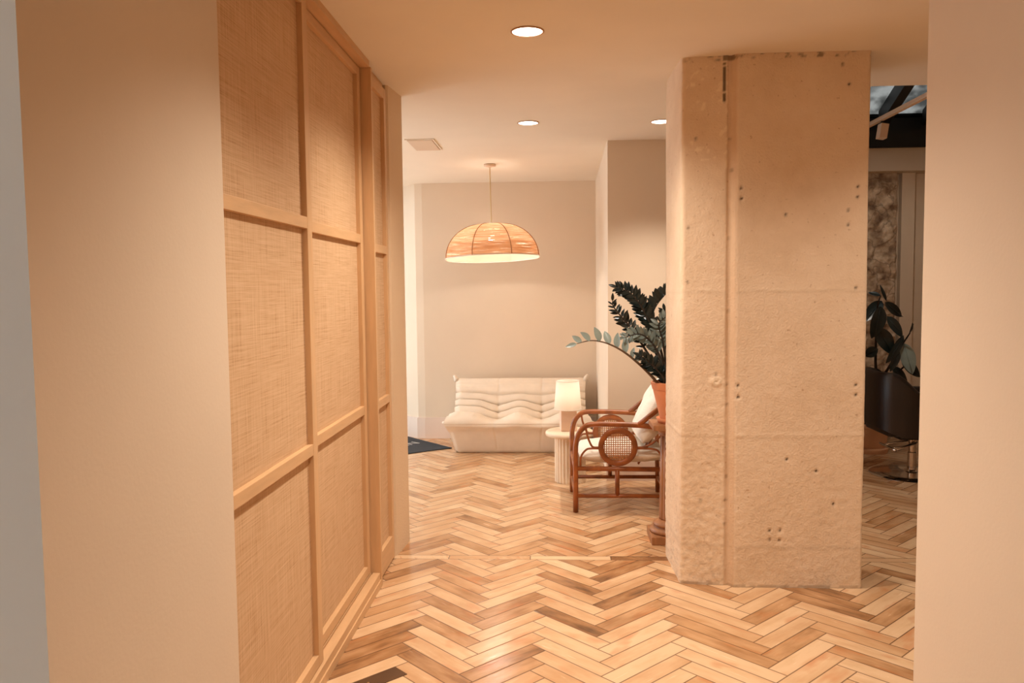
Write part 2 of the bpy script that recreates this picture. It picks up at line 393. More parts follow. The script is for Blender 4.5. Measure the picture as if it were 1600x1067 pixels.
# ------------------------------------------------------------------ floor
def make_floor():
    verts = []; faces = []; uvs = []; cols = []
    cs = [0.183-0.294*i for i in range(12, 0, -1)] + [0.183, 0.516, 0.884, 1.18] + [1.18+0.30*i for i in range(1, 13)]
    iA = cs.index(0.183)-1            # the column whose left tips stand at -0.111 falls away to the right
    w2 = BW/sqrt(2)
    tips = {}
    # dark or red blocks of the photograph: point on the floor, tone
    special = [(-0.30, 3.30, 0.30), (-0.74, 3.66, 0.18), (-0.80, 3.52, 0.28), (-0.45, 3.20, 0.3), (-0.25, 3.93, 0.30), (-0.42, 4.05, 0.42),
               (0.10, 3.80, 0.16), (0.36, 4.10, 0.20), (0.42, 3.90, 0.34), (0.50, 3.12, 0.12), (0.36, 4.43, 0.22), (0.30, 4.56, 0.3),
               (1.10, 4.02, 0.34), (1.02, 3.92, 0.4), (1.44, 4.02, 0.30), (0.70, 3.75, 0.4), (0.78, 3.55, 0.4), (1.32, 4.10, 0.3), (0.80, 4.18, 0.35),
               (-0.83, 3.35, 0.22), (-0.80, 3.95, 0.5), (0.28, 3.68, 0.75), (-0.35, 5.3, 0.3), (-0.1, 5.5, 0.35)]
    def clip(poly, axis, lim, keep_less):
        out = []
        for i in range(len(poly)):
            a, b = poly[i-1], poly[i]
            ia = (a[axis] <= lim) == keep_less or a[axis] == lim
            ib = (b[axis] <= lim) == keep_less or b[axis] == lim
            if ia != ib:
                t = (lim-a[axis])/(b[axis]-a[axis]); out.append((a[0]+(b[0]-a[0])*t, a[1]+(b[1]-a[1])*t))
            if ib: out.append(b)
        return out
    # leftmost tip height per column, chained so that the ends butt against the sides
    ytip = {iA: 3.903}
    def Lk(k):
        S = (cs[k+1]-cs[k])+w2
        return S*sqrt(2)-BW
    for k in range(iA+1, len(cs)-1):
        L = Lk(k-1); isA = (k-1-iA) % 2 == 0
        yr = ytip[k-1] + (-1 if isA else 1)*(L-BW)/sqrt(2) + 0
        # leftmost tip to rightmost tip of the same block
        yl = ytip[k-1]
        yr = yl - (L-BW)/sqrt(2) if isA else yl + (L-BW)/sqrt(2)
        ytip[k] = yr - w2 if isA else yr + w2
    for k in range(iA-1, -1, -1):
        L = Lk(k); isA = (k-iA) % 2 == 0
        yr = ytip[k+1] + w2 if isA else ytip[k+1] - w2
        ytip[k] = yr + (L-BW)/sqrt(2) if isA else yr - (L-BW)/sqrt(2)
    step = BW*sqrt(2)
    for k in range(len(cs)-1):
        L = Lk(k); isA = (k-iA) % 2 == 0
        d = Vector((1, -1 if isA else 1))/sqrt(2); n = Vector((1, 1 if isA else -1))/sqrt(2)
        S = (L+BW)/sqrt(2); xc = cs[k]+S/2
        yoff = -(L-BW)/(2*sqrt(2)) if isA else (L-BW)/(2*sqrt(2))
        i0 = int((-3.2-ytip[k])/step)
        for i in range(i0, i0+100):
            yc = ytip[k]+yoff+i*step
            if yc > 9.2: break
            c = Vector((xc, yc))
            poly = [tuple(c+d*L/2*a+n*BW/2*b) for a, b in ((-1, -1), (1, -1), (1, 1), (-1, 1))]
            r = random.random()
            tone = 0.52+0.5*r if random.random() > 0.22 else 0.22+0.35*r
            if yc > 4.7: tone = 0.5+0.45*r if random.random() > 0.15 else 0.3+0.2*r
            for sx, sy, t in special:
                q = Vector((sx, sy))-c
                if abs(q.dot(d)) < L/2 and abs(q.dot(n)) < BW/2: tone = t
            for lim, keep in ((4.655, True), (4.725, False)):
                pp = clip(poly, 1, lim, keep)
                pp = clip(pp, 1, 9.0, True) if pp else pp
                if len(pp) < 3: continue
                b = len(verts)
                for p in pp:
                    verts.append((p[0], p[1], 0)); q = Vector(p)-c
                    uvs.append((q.dot(d), q.dot(n)))
                cc = (tone, L/2, random.random(), BW/2)
                cols += [cc]*len(pp)
                faces.append(tuple(range(b, b+len(pp))))
    # border strip laid across the pattern
    xs = [(-3.4, -1.6, .6), (-1.6, -0.635, 1.05), (-0.635, -0.15, .62), (-0.15, 0.325, .98), (0.325, 0.80, .14), (0.80, 1.5, .6), (1.5, 2.2, .7), (2.2, 3.2, .5), (3.2, 4.8, .7)]
    for x0, x1, t in xs:
        b = len(verts)
        for x, y in ((x0, 4.655), (x1, 4.655), (x1, 4.725), (x0, 4.725)):
            verts.append((x, y, 0)); uvs.append((x-(x0+x1)/2, y-4.69)); cols.append((t, (x1-x0)/2, random.random(), 0.0335))
        faces.append((b, b+1, b+2, b+3))
    ob = new_obj('floor', verts, faces, M_floor)
    me = ob.data
    ul = me.uv_layers.new(name='block')
    ca = me.color_attributes.new('tone', 'FLOAT_COLOR', 'CORNER')
    for lp in me.loops: ca.data[lp.index].color = cols[lp.vertex_index]
    ul = me.uv_layers['block']
    for lp in me.loops: ul.data[lp.index].uv = uvs[lp.vertex_index]
    struct(ob)
    bm = bmesh.new(); bm.from_mesh(me)
    for f in bm.faces:
        if f.normal.z < 0: f.normal_flip()
    bm.to_mesh(me); bm.free()
    # slab below closes the joints
    s = MB(); s.box((-3.6, -3.2, -0.12), (5.0, 9.2, -0.004)); struct(s.build('floor_slab', M_darkwood)).name = 'trim_9'
make_floor()

# screwed dark access plate let into the floor beside the doors
t = thing('floor_plate', 'small dark screwed-down plate set in the parquet by the woven doors', 'floor plate', (-0.80, 3.22, 0))
pm = MB(); R45 = Matrix.Rotation(radians(45), 3, 'Z')
c0 = Vector((-0.765, 3.145, 0.0012))
pm.box(c0-Vector((0.16, 0.045, 0.001)), c0+Vector((0.16, 0.045, 0.0016)), 0, rot=R45)
pm.build('plate', simple('dark_plate', lin(84, 56, 32), 0.4, var=0.2, vscale=10), t)
pm = MB(); pm.lathe([(0.005, 0), (0.005, 0.0015), (0, 0.0022)], c=(c0.x, c0.y, 0.0026), n=12); pm.build('screw', M_brass, t)

# ------------------------------------------------------------------ shell
def wall(name, boxes, mat=M_wall):
    s = MB()
    for a, b in boxes: s.box(a, b)
    return struct(s.build(name, mat))
# ceiling: level, falling a little towards the back of the alcove
s = MB()
s.box((-3.6, -3.2, CEIL), (5.0, 5.0, CEIL+0.12))
s.box((-3.6, 5.0, CEIL), (1.9, 6.8, CEIL+0.12))
v = [(-3.6, 6.8, CEIL), (1.9, 6.8, CEIL), (1.9, 8.9, 2.685), (-3.6, 8.9, 2.685)]
s.add(v+[(x, y, z+0.12) for x, y, z in v], [(0, 1, 2, 3), (7, 6, 5, 4), (0, 4, 5, 1), (1, 5, 6, 2), (2, 6, 7, 3), (3, 7, 4, 0)])
struct(s.build('ceiling', M_ceil))
# back wall of the alcove with a splayed left corner
s = MB(); s.prism([(0.44, 8.5), (-1.38, 8.5), (-1.46, 8.515), (-1.62, 8.66), (-1.78, 8.76), (-2.6, 8.8), (-2.6, 9.0), (0.44, 9.0)], 0, 2.72)
struct(s.build('wall_back', M_wall))
s = MB(); s.prism([(0.44, 8.485), (-1.385, 8.485), (-1.47, 8.50), (-1.63, 8.645), (-1.785, 8.745), (-2.4, 8.775), (-2.4, 8.79), (-1.78, 8.759), (-1.62, 8.659), (-1.46, 8.514), (-1.38, 8.499), (0.44, 8.499)], 0, 0.225)
struct(s.build('baseboard_back', M_base))
# wall block right of the alcove
wall('wall_alcove_right', [((0.44, 6.62, 0), (1.9, 9.0, CEIL))])
wall('baseboard_right', [((0.425, 6.605, 0), (1.9, 6.619, 0.16))], M_base)
# left wall beyond the pier, with the glazed street front that lets the daylight in
wall('wall_left', [((-2.2, 4.96, 0), (-2.1, 5.4, CEIL)), ((-2.2, 5.4, 2.6), (-2.1, 8.72, CEIL)), ((-3.6, 4.8, 0), (-1.05, 4.96, CEIL))])
wn = sempty('window_1', (-2.15, 7.05, 0))
s = MB()
for y in (5.4, 6.46, 7.56, 8.64): s.box((-2.18, y, 0), (-2.12, y+0.06, 2.6))
s.box((-2.18, 5.4, 0), (-2.12, 8.7, 0.08)); s.box((-2.18, 5.4, 2.54), (-2.12, 8.7, 2.6))
s.build('window_frame', M_black, wn)
s = MB(); s.box((-2.155, 5.46, 0.08), (-2.145, 8.64, 2.54)); s.build('pane', M_glass, wn)
# near passage: thick plastered returns on both sides
s = MB(); s.prism([(-0.93, 2.253), (-0.93, 1.39), (-3.5, 1.39), (-3.5, 2.253)], 0, CEIL)
o = s.build('wall_near_left', M_wall); struct(o)
o.data.materials.append(M_grey)
for p in o.data.polygons:
    if p.normal.y < -0.9: p.material_index = 1
s = MB(); s.prism([(1.0, 0.9), (1.0, 2.25), (4.9, 2.25), (4.9, 0.9)], 0, CEIL); struct(s.build('wall_near_right', M_wall))
# room behind the camera
wall('wall_front', [((-3.5, -3.2, 0), (5.0, -3.1, CEIL))])
w2_ = sempty('window_2', (-3.55, -0.9, 0.6))
s = MB()
for y in (-1.5, -0.63, 0.24): s.box((-3.58, y, 0.5), (-3.52, y+0.06, 2.5))
s.box((-3.58, -1.44, 0.5), (-3.52, 0.24, 0.56)); s.box((-3.58, -1.44, 2.44), (-3.52, 0.24, 2.5))
s.build('window_frame', M_white, w2_)
s = MB(); s.box((-3.555, -1.44, 0.56), (-3.545, 0.24, 2.44)); s.build('pane', M_glass, w2_)
wall('wall_outer_left', [((-3.6, -3.2, 0), (-3.5, -1.5, CEIL)), ((-3.6, 0.3, 0), (-3.5, 4.8, CEIL)), ((-3.6, -1.5, 0), (-3.5, 0.3, 0.5)), ((-3.6, -1.5, 2.5), (-3.5, 0.3, CEIL))])
wall('wall_outer_right', [((4.8, -3.1, 0), (4.9, 8.9, 4.9))])
# side room under the glass roof
wall('wall_far', [((1.9, 8.55, 0), (4.8, 8.7, 3.15))], M_wall)
wall('wall_glass_room', [((1.9, 5.0, CEIL+0.12), (4.8, 5.1, 4.8)), ((1.8, 5.1, CEIL+0.12), (1.9, 8.7, 4.8))])
wall('trim_5', [((1.9, 8.30, 2.72), (4.8, 8.55, 2.945))])
# ragged stone facing
def make_stone():
    nx, nz = 40, 110; x0, x1, z0, z1 = 2.9, 3.50, 0.0, 2.72
    v = []; f = []
    for j in range(nz+1):
        for i in range(nx+1):
            x = x0+(x1-x0)*i/nx; z = z0+(z1-z0)*j/nz
            d = 0.05*noise.noise(Vector((x*6, 3, z*6)))+0.025*noise.noise(Vector((x*19, 1, z*19)))
            if i == nx: x += 0.015*noise.noise(Vector((0, 0, z*12)))
            v.append((x, 8.46-d if 0 < i < nx else 8.5, z))
    for j in range(nz):
        for i in range(nx): a = j*(nx+1)+i; f.append((a, a+1, a+nx+2, a+nx+1))
    b = len(v)
    for j in range(nz+1): v.append((x0, 8.549, z0+(z1-z0)*j/nz)); v.append((x1, 8.549, z0+(z1-z0)*j/nz))
    for j in range(nz):
        f.append((j*(nx+1), (j+1)*(nx+1), b+2*j+2, b+2*j)); f.append((j*(nx+1)+nx, b+2*j+1, b+2*j+3, (j+1)*(nx+1)+nx))
    o = new_obj('trim_6', v, f, M_stone, smooth=False); struct(o)
make_stone()
wall('trim_7', [((3.54, 8.47, 0), (3.67, 8.549, 2.72))], M_wall)

# glass roof
def roof_z(y): return 3.12+0.433*(8.35-y)
sk = sempty('window_3', (3.3, 8.3, 3.0))
s = MB()
s.box((1.95, 8.28, 2.946), (4.79, 8.42, 3.12)); s.box((1.95, 8.40, 3.12), (4.79, 8.45, 3.30)); s.build('sill_beam', M_black, sk)
for x in (2.371, 2.794, 3.217, 3.64, 4.063):
    s = MB()
    v = [(x+dx, y, roof_z(y)+dz) for y in (8.28, 5.12) for dx, dz in ((0, 0), (0.09, 0), (0.09, 0.15), (0, 0.15))]
    s.add(v, [(0, 1, 2, 3), (7, 6, 5, 4), (0, 4, 5, 1), (1, 5, 6, 2), (2, 6, 7, 3), (3, 7, 4, 0)])
    s.build('rafter', M_black, sk)
s = MB(); s.box((1.95, 7.36, roof_z(7.4)), (4.79, 7.52, roof_z(7.4)+0.06)); s.build('purlin', M_black, sk)
s = MB()
v = [(1.95, 8.4, roof_z(8.4)+0.16), (4.79, 8.4, roof_z(8.4)+0.16), (4.79, 5.1, roof_z(5.1)+0.16), (1.95, 5.1, roof_z(5.1)+0.16)]
s.add(v+[(x, y, z+0.012) for x, y, z in v], [(0, 1, 2, 3), (7, 6, 5, 4), (0, 4, 5, 1), (1, 5, 6, 2), (2, 6, 7, 3), (3, 7, 4, 0)])
s.build('pane', M_roofglass, sk)
# track light
t = thing('track_light', 'cream ceiling track with one boxy spotlight hanging under the glass roof', 'track light', (2.6, 6.6, 2.88))
s = MB(); s.box((2.575, 5.12, 2.885), (2.61, 8.27, 2.915)); s.build('track', M_trackpaint, t)
s = MB(); s.tube([(2.6, 6.62, 2.884), (2.605, 6.62, 2.86)], 0.012, 8); s.build('joint', M_black, t)
s = MB(); s.box((2.575, 6.58, 2.745), (2.635, 6.66, 2.86), 0.004, rot=Matrix.Rotation(radians(8), 3, 'Y')); s.build('spot_head', M_trackpaint, t)

ld = bpy.data.lights.new('lamp', 'SPOT'); ld.energy = 22; ld.color = WARM; ld.spot_size = radians(95); ld.spot_blend = 0.8; ld.shadow_soft_size = 0.04
lo = bpy.data.objects.new('lamp', ld); COL.objects.link(lo); lo.parent = t; lo.location = (0.0, 0.03, -0.15)
lo.rotation_euler = Vector((0.8, 1.6, -1.5)).to_track_quat('-Z', 'Y').to_euler()

# ------------------------------------------------------------------ sliding doors with woven panels
def rail_box(s, x, d, y0, y1, z0, z1, bev=0.002): s.box((x-d, y0, z0), (x, y1, z1), bev)
def door(n, xf, y0, y1, zb, zt, sw, rails, left_stile=True, right_stile=True):
    dr = sempty('door_%d' % n, (xf, (y0+y1)/2, 0)); D = 0.035
    ya, yb = y0, y1
    if left_stile:
        s = MB(); rail_box(s, xf, D, y0, y0+sw, zb, zt); s.build('stile', M_oak, dr); ya = y0+sw
    if right_stile:
        s = MB(); rail_box(s, xf, D, y1-sw, y1, zb, zt); s.build('stile', M_oak, dr); yb = y1-sw
    for a, b in rails:
        s = MB(); rail_box(s, xf-0.0006, D-0.0012, ya-0.001, yb+0.001, a, b); s.build('rail', M_oak_h, dr)
    s = MB(); s.box((xf-D+0.001, ya-0.002, zb+0.01), (xf-0.022, yb+0.002, zt-0.01)); s.build('woven_panel', M_raffia, dr)
    return dr
RAILS = [(2.695, 2.738), (1.838, 1.883), (0.945, 0.990), (0.082, 0.130)]
door(1, -0.955, 2.05, 3.175, 0.082, 2.738, 0.06, RAILS)
door(2, -0.993, 3.19, 4.196, 0.082, 2.738, 0.055, RAILS)
door(3, -0.957, 4.235, 4.665, 0.012, 2.738, 0.05, [(2.68, 2.738), (1.80, 1.845), (0.945, 0.990), (0.012, 0.15)])
s = MB()   # threshold with two grooves
s.box((-1.05, 2.26, 0), (-0.937, 4.204, 0.040)); s.box((-1.05, 2.26, 0.040), (-0.943, 4.204, 0.066))
for x0, x1 in ((-1.05, -1.031), (-1.021, -0.992), (-0.982, -0.943)): s.box((x0, 2.26, 0.066), (x1, 4.204, 0.077))
struct(s.build('trim_1', M_oak_h))
s = MB(); s.box((-1.05, 2.26, 2.742), (-0.943, 4.204, CEIL), 0.001); struct(s.build('trim_2', M_oak_h))
s = MB(); s.box((-1.05, 4.205, 0), (-0.937, 4.233, 2.745), 0.001); struct(s.build('trim_3', M_oak))
s = MB(); s.box((-1.06, 4.234, 2.74), (-0.975, 4.668, CEIL)); s.box((-1.0, 4.666, 0), (-0.962, 4.684, 2.74)); struct(s.build('trim_4', M_oak))
wall('wall_behind_doors', [((-1.2, 2.26, 0), (-1.07, 4.69, CEIL))])
# plaster pier beyond the doors
s = MB(); s.prism([(-1.06, 4.70), (-0.965, 4.70), (-0.952, 4.708), (-0.925, 4.985), (-0.94, 4.995), (-1.06, 4.995)], 0, CEIL)
struct(s.build('wall_pier', plaster('orange_lit_plaster', lin(226, 198, 164), 0.3)))  # same plaster as the walls, the orange light put into its colour

# ceiling access hatch
t = thing('ceiling_hatch', 'square paint-coloured access hatch in the ceiling left of the pendant lamp', 'ceiling hatch', (-1.05, 6.63, CEIL))
s = MB(); s.box((-1.15, 6.40, CEIL-0.012), (-0.95, 6.86, CEIL-0.0005), 0.002); s.build('panel', plaster('hatch_paint', lin(222, 196, 168), 0.03), t)
s = MB()
for a, b in (((-1.166, 6.384), (-1.152, 6.876)), ((-0.948, 6.384), (-0.934, 6.876)), ((-1.152, 6.384), (-0.948, 6.398)), ((-1.152, 6.862), (-0.948, 6.876))):
    s.box((a[0], a[1], CEIL-0.008), (b[0], b[1], CEIL-0.0005))
s.build('frame', M_ceil, t)

# ------------------------------------------------------------------ concrete pillar
def make_pillar():
    path = [(0.655, 4.767), (0.668, 4.31), (0.673, 4.294), (0.685, 4.288), (0.893, 4.267), (0.899, 4.270), (0.905, 4.273), (0.918, 4.272), (0.928, 4.258), (0.938, 4.243), (0.948, 4.240), (1.600, 4.240), (1.607, 4.246), (1.575, 4.74)]
    pts = []
    for i in range(len(path)-1):
        a = Vector(path[i]); b = Vector(path[i+1]); L = (b-a).length
        st = 0.0075 if 0 < i < 11 else 0.02
        n = max(1, int(L/st))
        for j in range(n): pts.append(a+(b-a)*j/n)
    pts.append(Vector(path[-1]))
    holes = [(1.501, 2.611), (0.966, 2.1), (0.968, 2.047), (1.553, 2.096), (1.552, 2.043), (1.506, 1.978), (1.507, 1.905), (1.551, 1.58), (0.957, 1.076), (0.959, 1.019), (1.56, 1.08), (1.561, 1.026),
             (1.127, .311), (1.181, .312), (1.128, .262), (1.179, .26), (1.212, .69), (1.456, .45), (1.193, 1.959), (1.365, .627), (1.466, 2.709)]
    dots = [(0.911, 2.353), (0.922, 2.194), (0.910, 1.845), (0.909, 1.465), (0.905, 1.083), (0.905, 0.973), (0.905, .591), (0.900, .465), (0.898, .336), (0.773, .459), (0.704, 1.903), (0.848, 1.135), (0.70, 1.62), (0.74, 2.36)]
    nz = 270; top = CEIL; v = []; f = []; marks = []
    n = len(pts)
    for j in range(nz+1):
        z = top*j/nz
        for i, p in enumerate(pts):
            a = pts[max(i-1, 0)]; b = pts[min(i+1, n-1)]; t = (b-a).normalized(); nr = Vector((t.y, -t.x))
            x, y = p; q = Vector((x, y, z))
            grooved = 0.895 < x < 0.945 and y < 4.3
            leftsec = x < 0.9
            am = 0.0016 if leftsec else 0.0009
            am *= 2.2-0.9*min(z, 1.5)
            d = am*noise.fractal(q*34, 0.7, 2.0, 3)*0.8+0.003*noise.noise(q*2.5)
            rgh = noise.noise(Vector((x*42, y*30, z*75)))
            if z < 1.0: d -= 0.003*max(0, rgh-0.25)*(1.5 if leftsec else 0.5)
            r = g = bl = 0.0
            if grooved: d *= 0.25; bl = 0.25
            for jz, am2 in ((1.576, .003), (0.816, .006), (0.22, .003)):
                jj = jz+0.004*noise.noise(Vector((x*8, 0, jz*9)))
                w = exp(-((z-jj)/0.006)**2)
                if not grooved:
                    k = 0.4+0.6*noise.noise(Vector((x*16, 5, jz)))
                    d += am2*w*max(0, k); g = max(g, w*0.7*max(0, k) if jz > .5 else 0)
                    if jz < .5: r = max(r, w*0.18)
                    w3 = exp(-((z-jj+0.009)/0.005)**2); r = max(r, 0.12*w3)
            if y < 4.3:
                for hx, hz in holes:
                    if abs(hx-x) < 0.02 and abs(hz-z) < 0.02:
                        w = exp(-(((x-hx)**2+(z-hz)**2)/0.006**2)); d -= 0.012*w; r = max(r, min(1, 1.3*w))
                for hx, hz in dots:
                    if abs(hx-x) < 0.02 and abs(hz-z) < 0.02:
                        w = exp(-(((x-hx)**2+(z-hz)**2)/0.007**2)); r = max(r, 0.8*w)
                w = exp(-(((x-0.848)/0.030)**2+((z-1.097)/0.020)**2)**2); w2b = exp(-(((x-0.852)/0.012)**2+((z-1.097)/0.010)**2))
                d += 0.008*w-0.012*w2b; g = max(g, 0.9*w)
                # crack below the ceiling, flaked edge, pale scratches
                if 2.53 < z < 2.735 and abs(x-0.882-0.003*noise.noise(Vector((0, 0, z*40)))) < 0.006: r = max(r, 0.85 if noise.noise(Vector((7, 0, z*60))) > -0.35 else .2)
                if z > 2.735:
                    k = noise.noise(Vector((x*24, 2, z*40)))+0.5*noise.noise(Vector((x*70, 5, z*90)))
                    if z > 2.752 and k > 0.16: r = max(r, min(0.6, 2*(k-0.16))); d -= 0.004
                if z > 2.745 and 0.87 < x < 0.93: r = max(r, .7)
                if leftsec and z > 2.2:
                    k = noise.noise(Vector((x*34, 9, z*34)))*noise.noise(Vector((x*5, 3, z*5))+Vector((3, 3, 3)))
                    if k > 0.07: g = max(g, 0.8); d += 0.002
                if z < 0.012+0.012*noise.noise(Vector((x*14, 2, 3))):
                    r = max(r, 0.3)
            low = max(0.0, 1.0-z/1.15)
            if low > 0 and not grooved:
                if rgh > 0.38-0.12*low: r = max(r, (0.16 if leftsec else 0.07)*low)
                k2 = noise.noise(Vector((x*36+9, y*30, z*70)))
                if k2 > 0.36-0.10*low: g = max(g, (0.5 if leftsec else 0.3)*low); d += 0.0006
            # chipped arris
            if 0.664 < x < 0.68 and y < 4.3:
                k = noise.noise(Vector((1, 1, z*9))); d -= 0.010*max(0, k-0.2); g = max(g, 0.45 if k > -0.1 else 0.2)
            P = Vector((x, y))+nr*d
            v.append((P.x, P.y, z)); marks.append((r, g, bl, 1))
    for j in range(nz):
        for i in range(n-1): a = j*n+i; f.append((a, a+1, a+n+1, a+n))
        f.append((j*n+n-1, j*n, (j+1)*n, (j+1)*n+n-1))
    ob = new_obj('concrete_pillar', v, f, M_conc, smooth=True)
    ca = ob.data.color_attributes.new('marks', 'FLOAT_COLOR', 'POINT')
    for i, c in enumerate(marks): ca.data[i].color = c
    tag(ob, 'massive bare concrete pillar with a vertical groove standing on the parquet', 'pillar')
make_pillar()

# ------------------------------------------------------------------ downlights
def downlight(x, y, label, power=DOWN_W, size=132):
    t = thing('recessed_downlight', label, 'ceiling light', (x, y, CEIL), 'recessed ceiling downlights')
    s = MB(); s.lathe([(0.070, 0), (0.078, -0.001), (0.078, -0.004), (0.071, -0.006), (0.0695, -0.003)], c=(x, y, CEIL-0.0003), n=40)
    s.f = [q for q in s.f if len(q) == 4]
    s.build('trim_ring', M_trim, t, smooth=True)
    s = MB(); s.lathe([(0.0692, 0), (0.0692, -0.002), (0, -0.002)], c=(x, y, CEIL-0.0006), n=40); s.build('lens', M_lens, t)
    ld = bpy.data.lights.new('lamp', 'SPOT'); ld.energy = power; ld.color = WARM; ld.spot_size = radians(size); ld.spot_blend = 0.9; ld.shadow_soft_size = 0.06
    lo = bpy.data.objects.new('lamp', ld); COL.objects.link(lo); lo.parent = t; lo.location = (0, 0, -0.02)
    return t
downlight(-0.113, 3.79, 'largest recessed round downlight, nearest in the ceiling', DOWN_W*1.45, 142)
downlight(-0.175, 5.85, 'recessed round downlight in the ceiling in front of the pendant lamp', DOWN_W*0.2)
downlight(0.775, 5.90, 'recessed round downlight half hidden behind the concrete pillar', DOWN_W*1.2, 104)
downlight(0.25, -0.35, 'added fill downlight behind the view that brightens the near walls', DOWN_W*0.6, 125)  # unseen fill lamp, added to lift the near walls
downlight(-0.05, 2.35, 'recessed round downlight between the two near plastered walls', DOWN_W*1.05, 122)
downlight(1.95, 3.3, 'recessed round downlight in the ceiling to the right of the concrete pillar', DOWN_W*0.7)

# ------------------------------------------------------------------ pendant lamp
def make_pendant():
    px, py = -0.585, 7.55
    cz = CEIL-(py-6.8)*(CEIL-2.685)/2.1
    t = thing('pendant_lamp', 'large domed rattan pendant lamp hanging on a cord above the cream sofa', 'pendant lamp', (px, py, cz))
    s = MB(); s.lathe([(0.055, 0), (0.057, -0.018), (0.03, -0.022), (0.008, -0.03), (0, -0.03)], c=(px, py, cz), n=32); s.build('canopy', M_trackpaint, t, smooth=True)
    top = 2.19
    s = MB(); s.tube([(px, py, cz-0.025), (px+0.003, py, top+0.3), (px+0.008, py, top+0.015)], 0.005, 8); s.build('cord', M_brass, t)
    tilt = Matrix.Rotation(radians(-1.8), 3, 'Y') @ Matrix.Rotation(radians(-2.8), 3, 'X')
    C0 = Vector((px+0.008, py, top)); Rr = 0.455; hh = 0.315
    def prof(u): # 0 top .. 1 rim
        a = u*pi/2
        return (0.08+(Rr-0.08)*sin(a)**0.92, -hh*(1-cos(a))**0.94)
    ns = 8
    def facet(a, u):
        k = (a/(2*pi)*ns) % 1; return 1-0.035*(1-abs(2*k-1)**2)*1.0
    def shell(off, name, mat, u0=0.0, u1=1.0, n=96, m=26):
        sb = MB(); b = 0
        for i in range(m+1):
            r, z = prof(u0+(u1-u0)*i/m)
            for j in range(n):
                a = 2*pi*j/n; rr = r*facet(a+0.33, 0)-off
                sb.v.append(C0+tilt @ Vector((rr*cos(a), rr*sin(a), z-off*0.3)))
        for i in range(m):
            for j in range(n): sb.f.append((i*n+j, i*n+(j+1) % n, (i+1)*n+(j+1) % n, (i+1)*n+j))
        return sb.build(name, mat, t, smooth=True)
    shade = shell(0, 'shade', M_rshade); 
    shell(0.006, 'lit_inside', M_lit_inside, 0.72, 0.985)  # white shell added for the overexposed inside of the shade
    # ribs and rims
    for k in range(ns):
        a = 2*pi*k/ns-0.33; sb = MB(); pts = []
        for i in range(15):
            r, z = prof(i/14); pts.append(C0+tilt @ Vector(((r+0.002)*cos(a), (r+0.002)*sin(a), z)))
        sb.tube(pts, 0.004, 6); sb.build('rib', M_cane, t, smooth=True)
    for u, nm in ((1.0, 'rim'), (0.0, 'top_ring')):
        r, z = prof(u); sb = MB()
        sb.tube([C0+tilt @ Vector((r*facet(2*pi*j/96+0.33, 0)*cos(2*pi*j/96), r*facet(2*pi*j/96+0.33, 0)*sin(2*pi*j/96), z)) for j in range(96)], 0.005, 6, closed=True)
        sb.build(nm, M_linen if u == 1 else M_cane, t, smooth=True)
    s = MB(); s.lathe([(0.02, 0.02), (0.022, -0.05), (0.018, -0.06)], c=C0, n=16); s.build('lamp_holder', M_white, t, smooth=True)
    bc = C0+Vector((0, 0, -0.11)); s = MB()
    s.lathe([(0.0, 0.05), (0.014, 0.045), (0.02, 0.02), (0.032, -0.01), (0.03, -0.03), (0.018, -0.045), (0, -0.05)], c=bc, n=20); s.build('bulb', M_bulb, t, smooth=True)
    ld = bpy.data.lights.new('lamp', 'POINT'); ld.energy = 8; ld.color = (1, .92, .84); ld.shadow_soft_size = 0.04
    lo = bpy.data.objects.new('lamp', ld); COL.objects.link(lo); lo.parent = t; lo.location = (bc.x-px, bc.y-py, bc.z-0.005-cz-0.05)
make_pendant()

